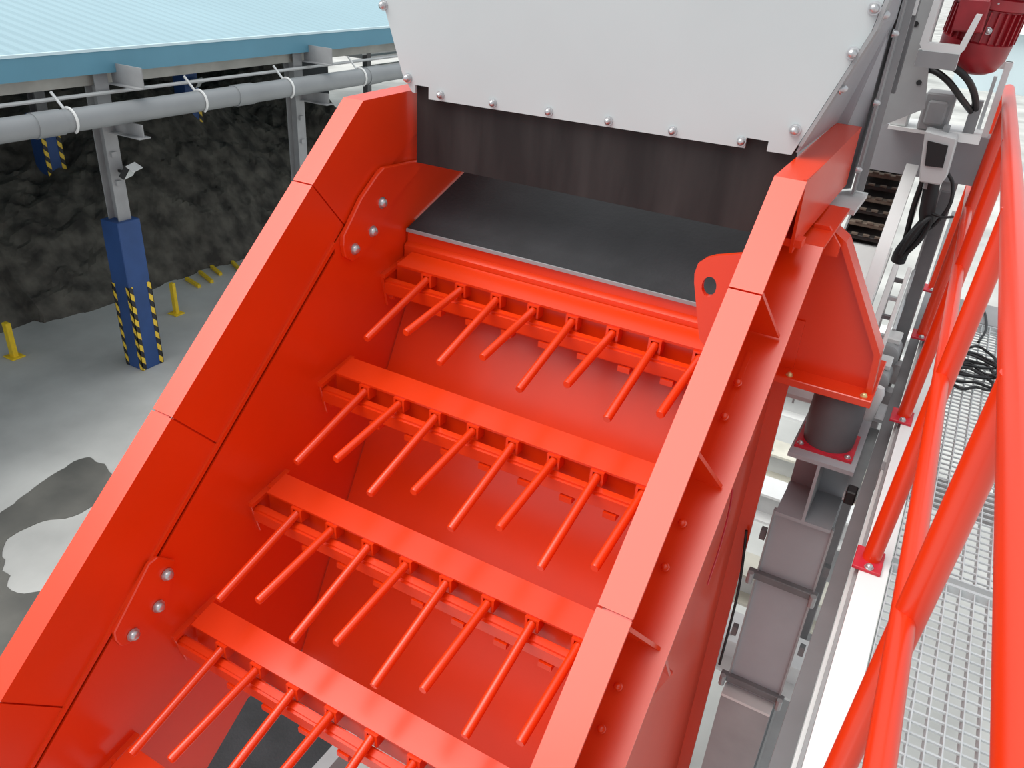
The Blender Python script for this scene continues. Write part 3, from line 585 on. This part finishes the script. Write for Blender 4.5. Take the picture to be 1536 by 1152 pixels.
def lbar(x0, x1, ya, za, yb, zb, t):
    d = Vector((0, yb-ya, zb-za)).normalized(); nn = Vector((0, -d.z, d.y))*t/2
    return prism([(ya+nn.y, za+nn.z), (yb+nn.y, zb+nn.z), (yb-nn.y, zb-nn.z), (ya-nn.y, za-nn.z)], PX, x0, x1)
obj('rail', lbar(-0.160, -0.134, 3.92, -1.19, 3.30, -1.62, 0.03), 'pale', cld, bevel=0.003)
obj('rail', lbar(-0.098, -0.080, 3.92, -1.19, 3.30, -1.62, 0.03), 'pale', cld, bevel=0.003)
for q in range(7):
    y = 3.87-0.085*q; z = -1.12-(4.02-y)*0.694-0.012
    obj('rung', box(-0.134, -0.098, y-0.012, y+0.012, z-0.008, z+0.008), 'galv' if q % 2 else 'darksteel', cld)
tag(obj('conduit', cyl((-0.075, 4.27, -1.30), (-0.075, 3.95, -1.50), 0.009, 10), 'galv', None, smooth=True), 'thin galvanised conduit beside the dark grey upright bar', 'conduit')
tg = thing('terminal_bracket', 'grey toothed bracket between the pale bars and the walkway beam', 'bracket', (-0.05, 3.5, -1.72))
obj('plate', box(-0.095, 0.004, 3.47, 3.635, -1.75, -1.735), 'galv', tg)
for q in range(3): obj('tooth', box(-0.085, -0.03, 3.48+0.055*q, 3.51+0.055*q, -1.735, -1.70), 'pale', tg)
for i, (x, y, z) in enumerate(((-0.07, 3.98, -1.62), (-0.075, 3.725, -1.65))):
    t = thing('drum_motor', 'small grey drum beside the walkway beam, %s' % ('the farther one' if i == 0 else 'the nearer one'), 'drum', (x, y, z-0.1))
    obj('drum', lathe((x, y-0.08, z), (x, y+0.08, z), [(0, .045), (.05, .055), (.95, .055), (1, .045)], 18), 'grey', t, smooth=True)
    obj('cover', box(x-0.04, x+0.04, y-0.03, y+0.09, z+0.05, z+0.075), 'pale', t, bevel=0.004)
    obj('stand', box(x-0.02, 0.004, y-0.03, y+0.03, -1.77, z-0.05), 'grey', t)
bt = thing('lubricator', 'white cylinder with blue cap beside the red bracket foot', 'cylinder', (-0.07, 3.42, -1.72))
obj('body', lathe((-0.07, 3.40, -1.75), (-0.05, 3.42, -1.56), [(0, .03), (.85, .032), (1, .022)], 16), 'white', bt, smooth=True)
obj('cap', lathe((-0.085, 3.52, -1.60), (-0.083, 3.525, -1.565), [(0, .022), (1, .02)], 14), 'bluecap', bt, smooth=True)
tag(obj('cable_tray', join(box(-0.044, 0.003, 2.95, 3.6, -1.86, -1.85), box(-0.048, -0.044, 2.95, 3.6, -1.86, -1.82)), 'galv'), 'narrow galvanised tray along the walkway side beam', 'tray')
tag(obj('sensor_block', box(-0.040, -0.002, 2.86, 2.92, -1.82, -1.76), 'black', bevel=0.005), 'small black block beside the end of the grey beam', 'block')
# far pale building beyond the walkway end
fb = thing('far_building', 'pale blue low building far beyond the walkway end', 'building', (4, 60, -5.5))
obj('wall', box(-2, 26, 52, 70, -5.5, -2.6), 'paleblue', fb)
obj('roof', prism([(51.5, -2.6), (61, -0.9), (70.5, -2.6)], PX, -2.5, 26.5), 'white', fb)
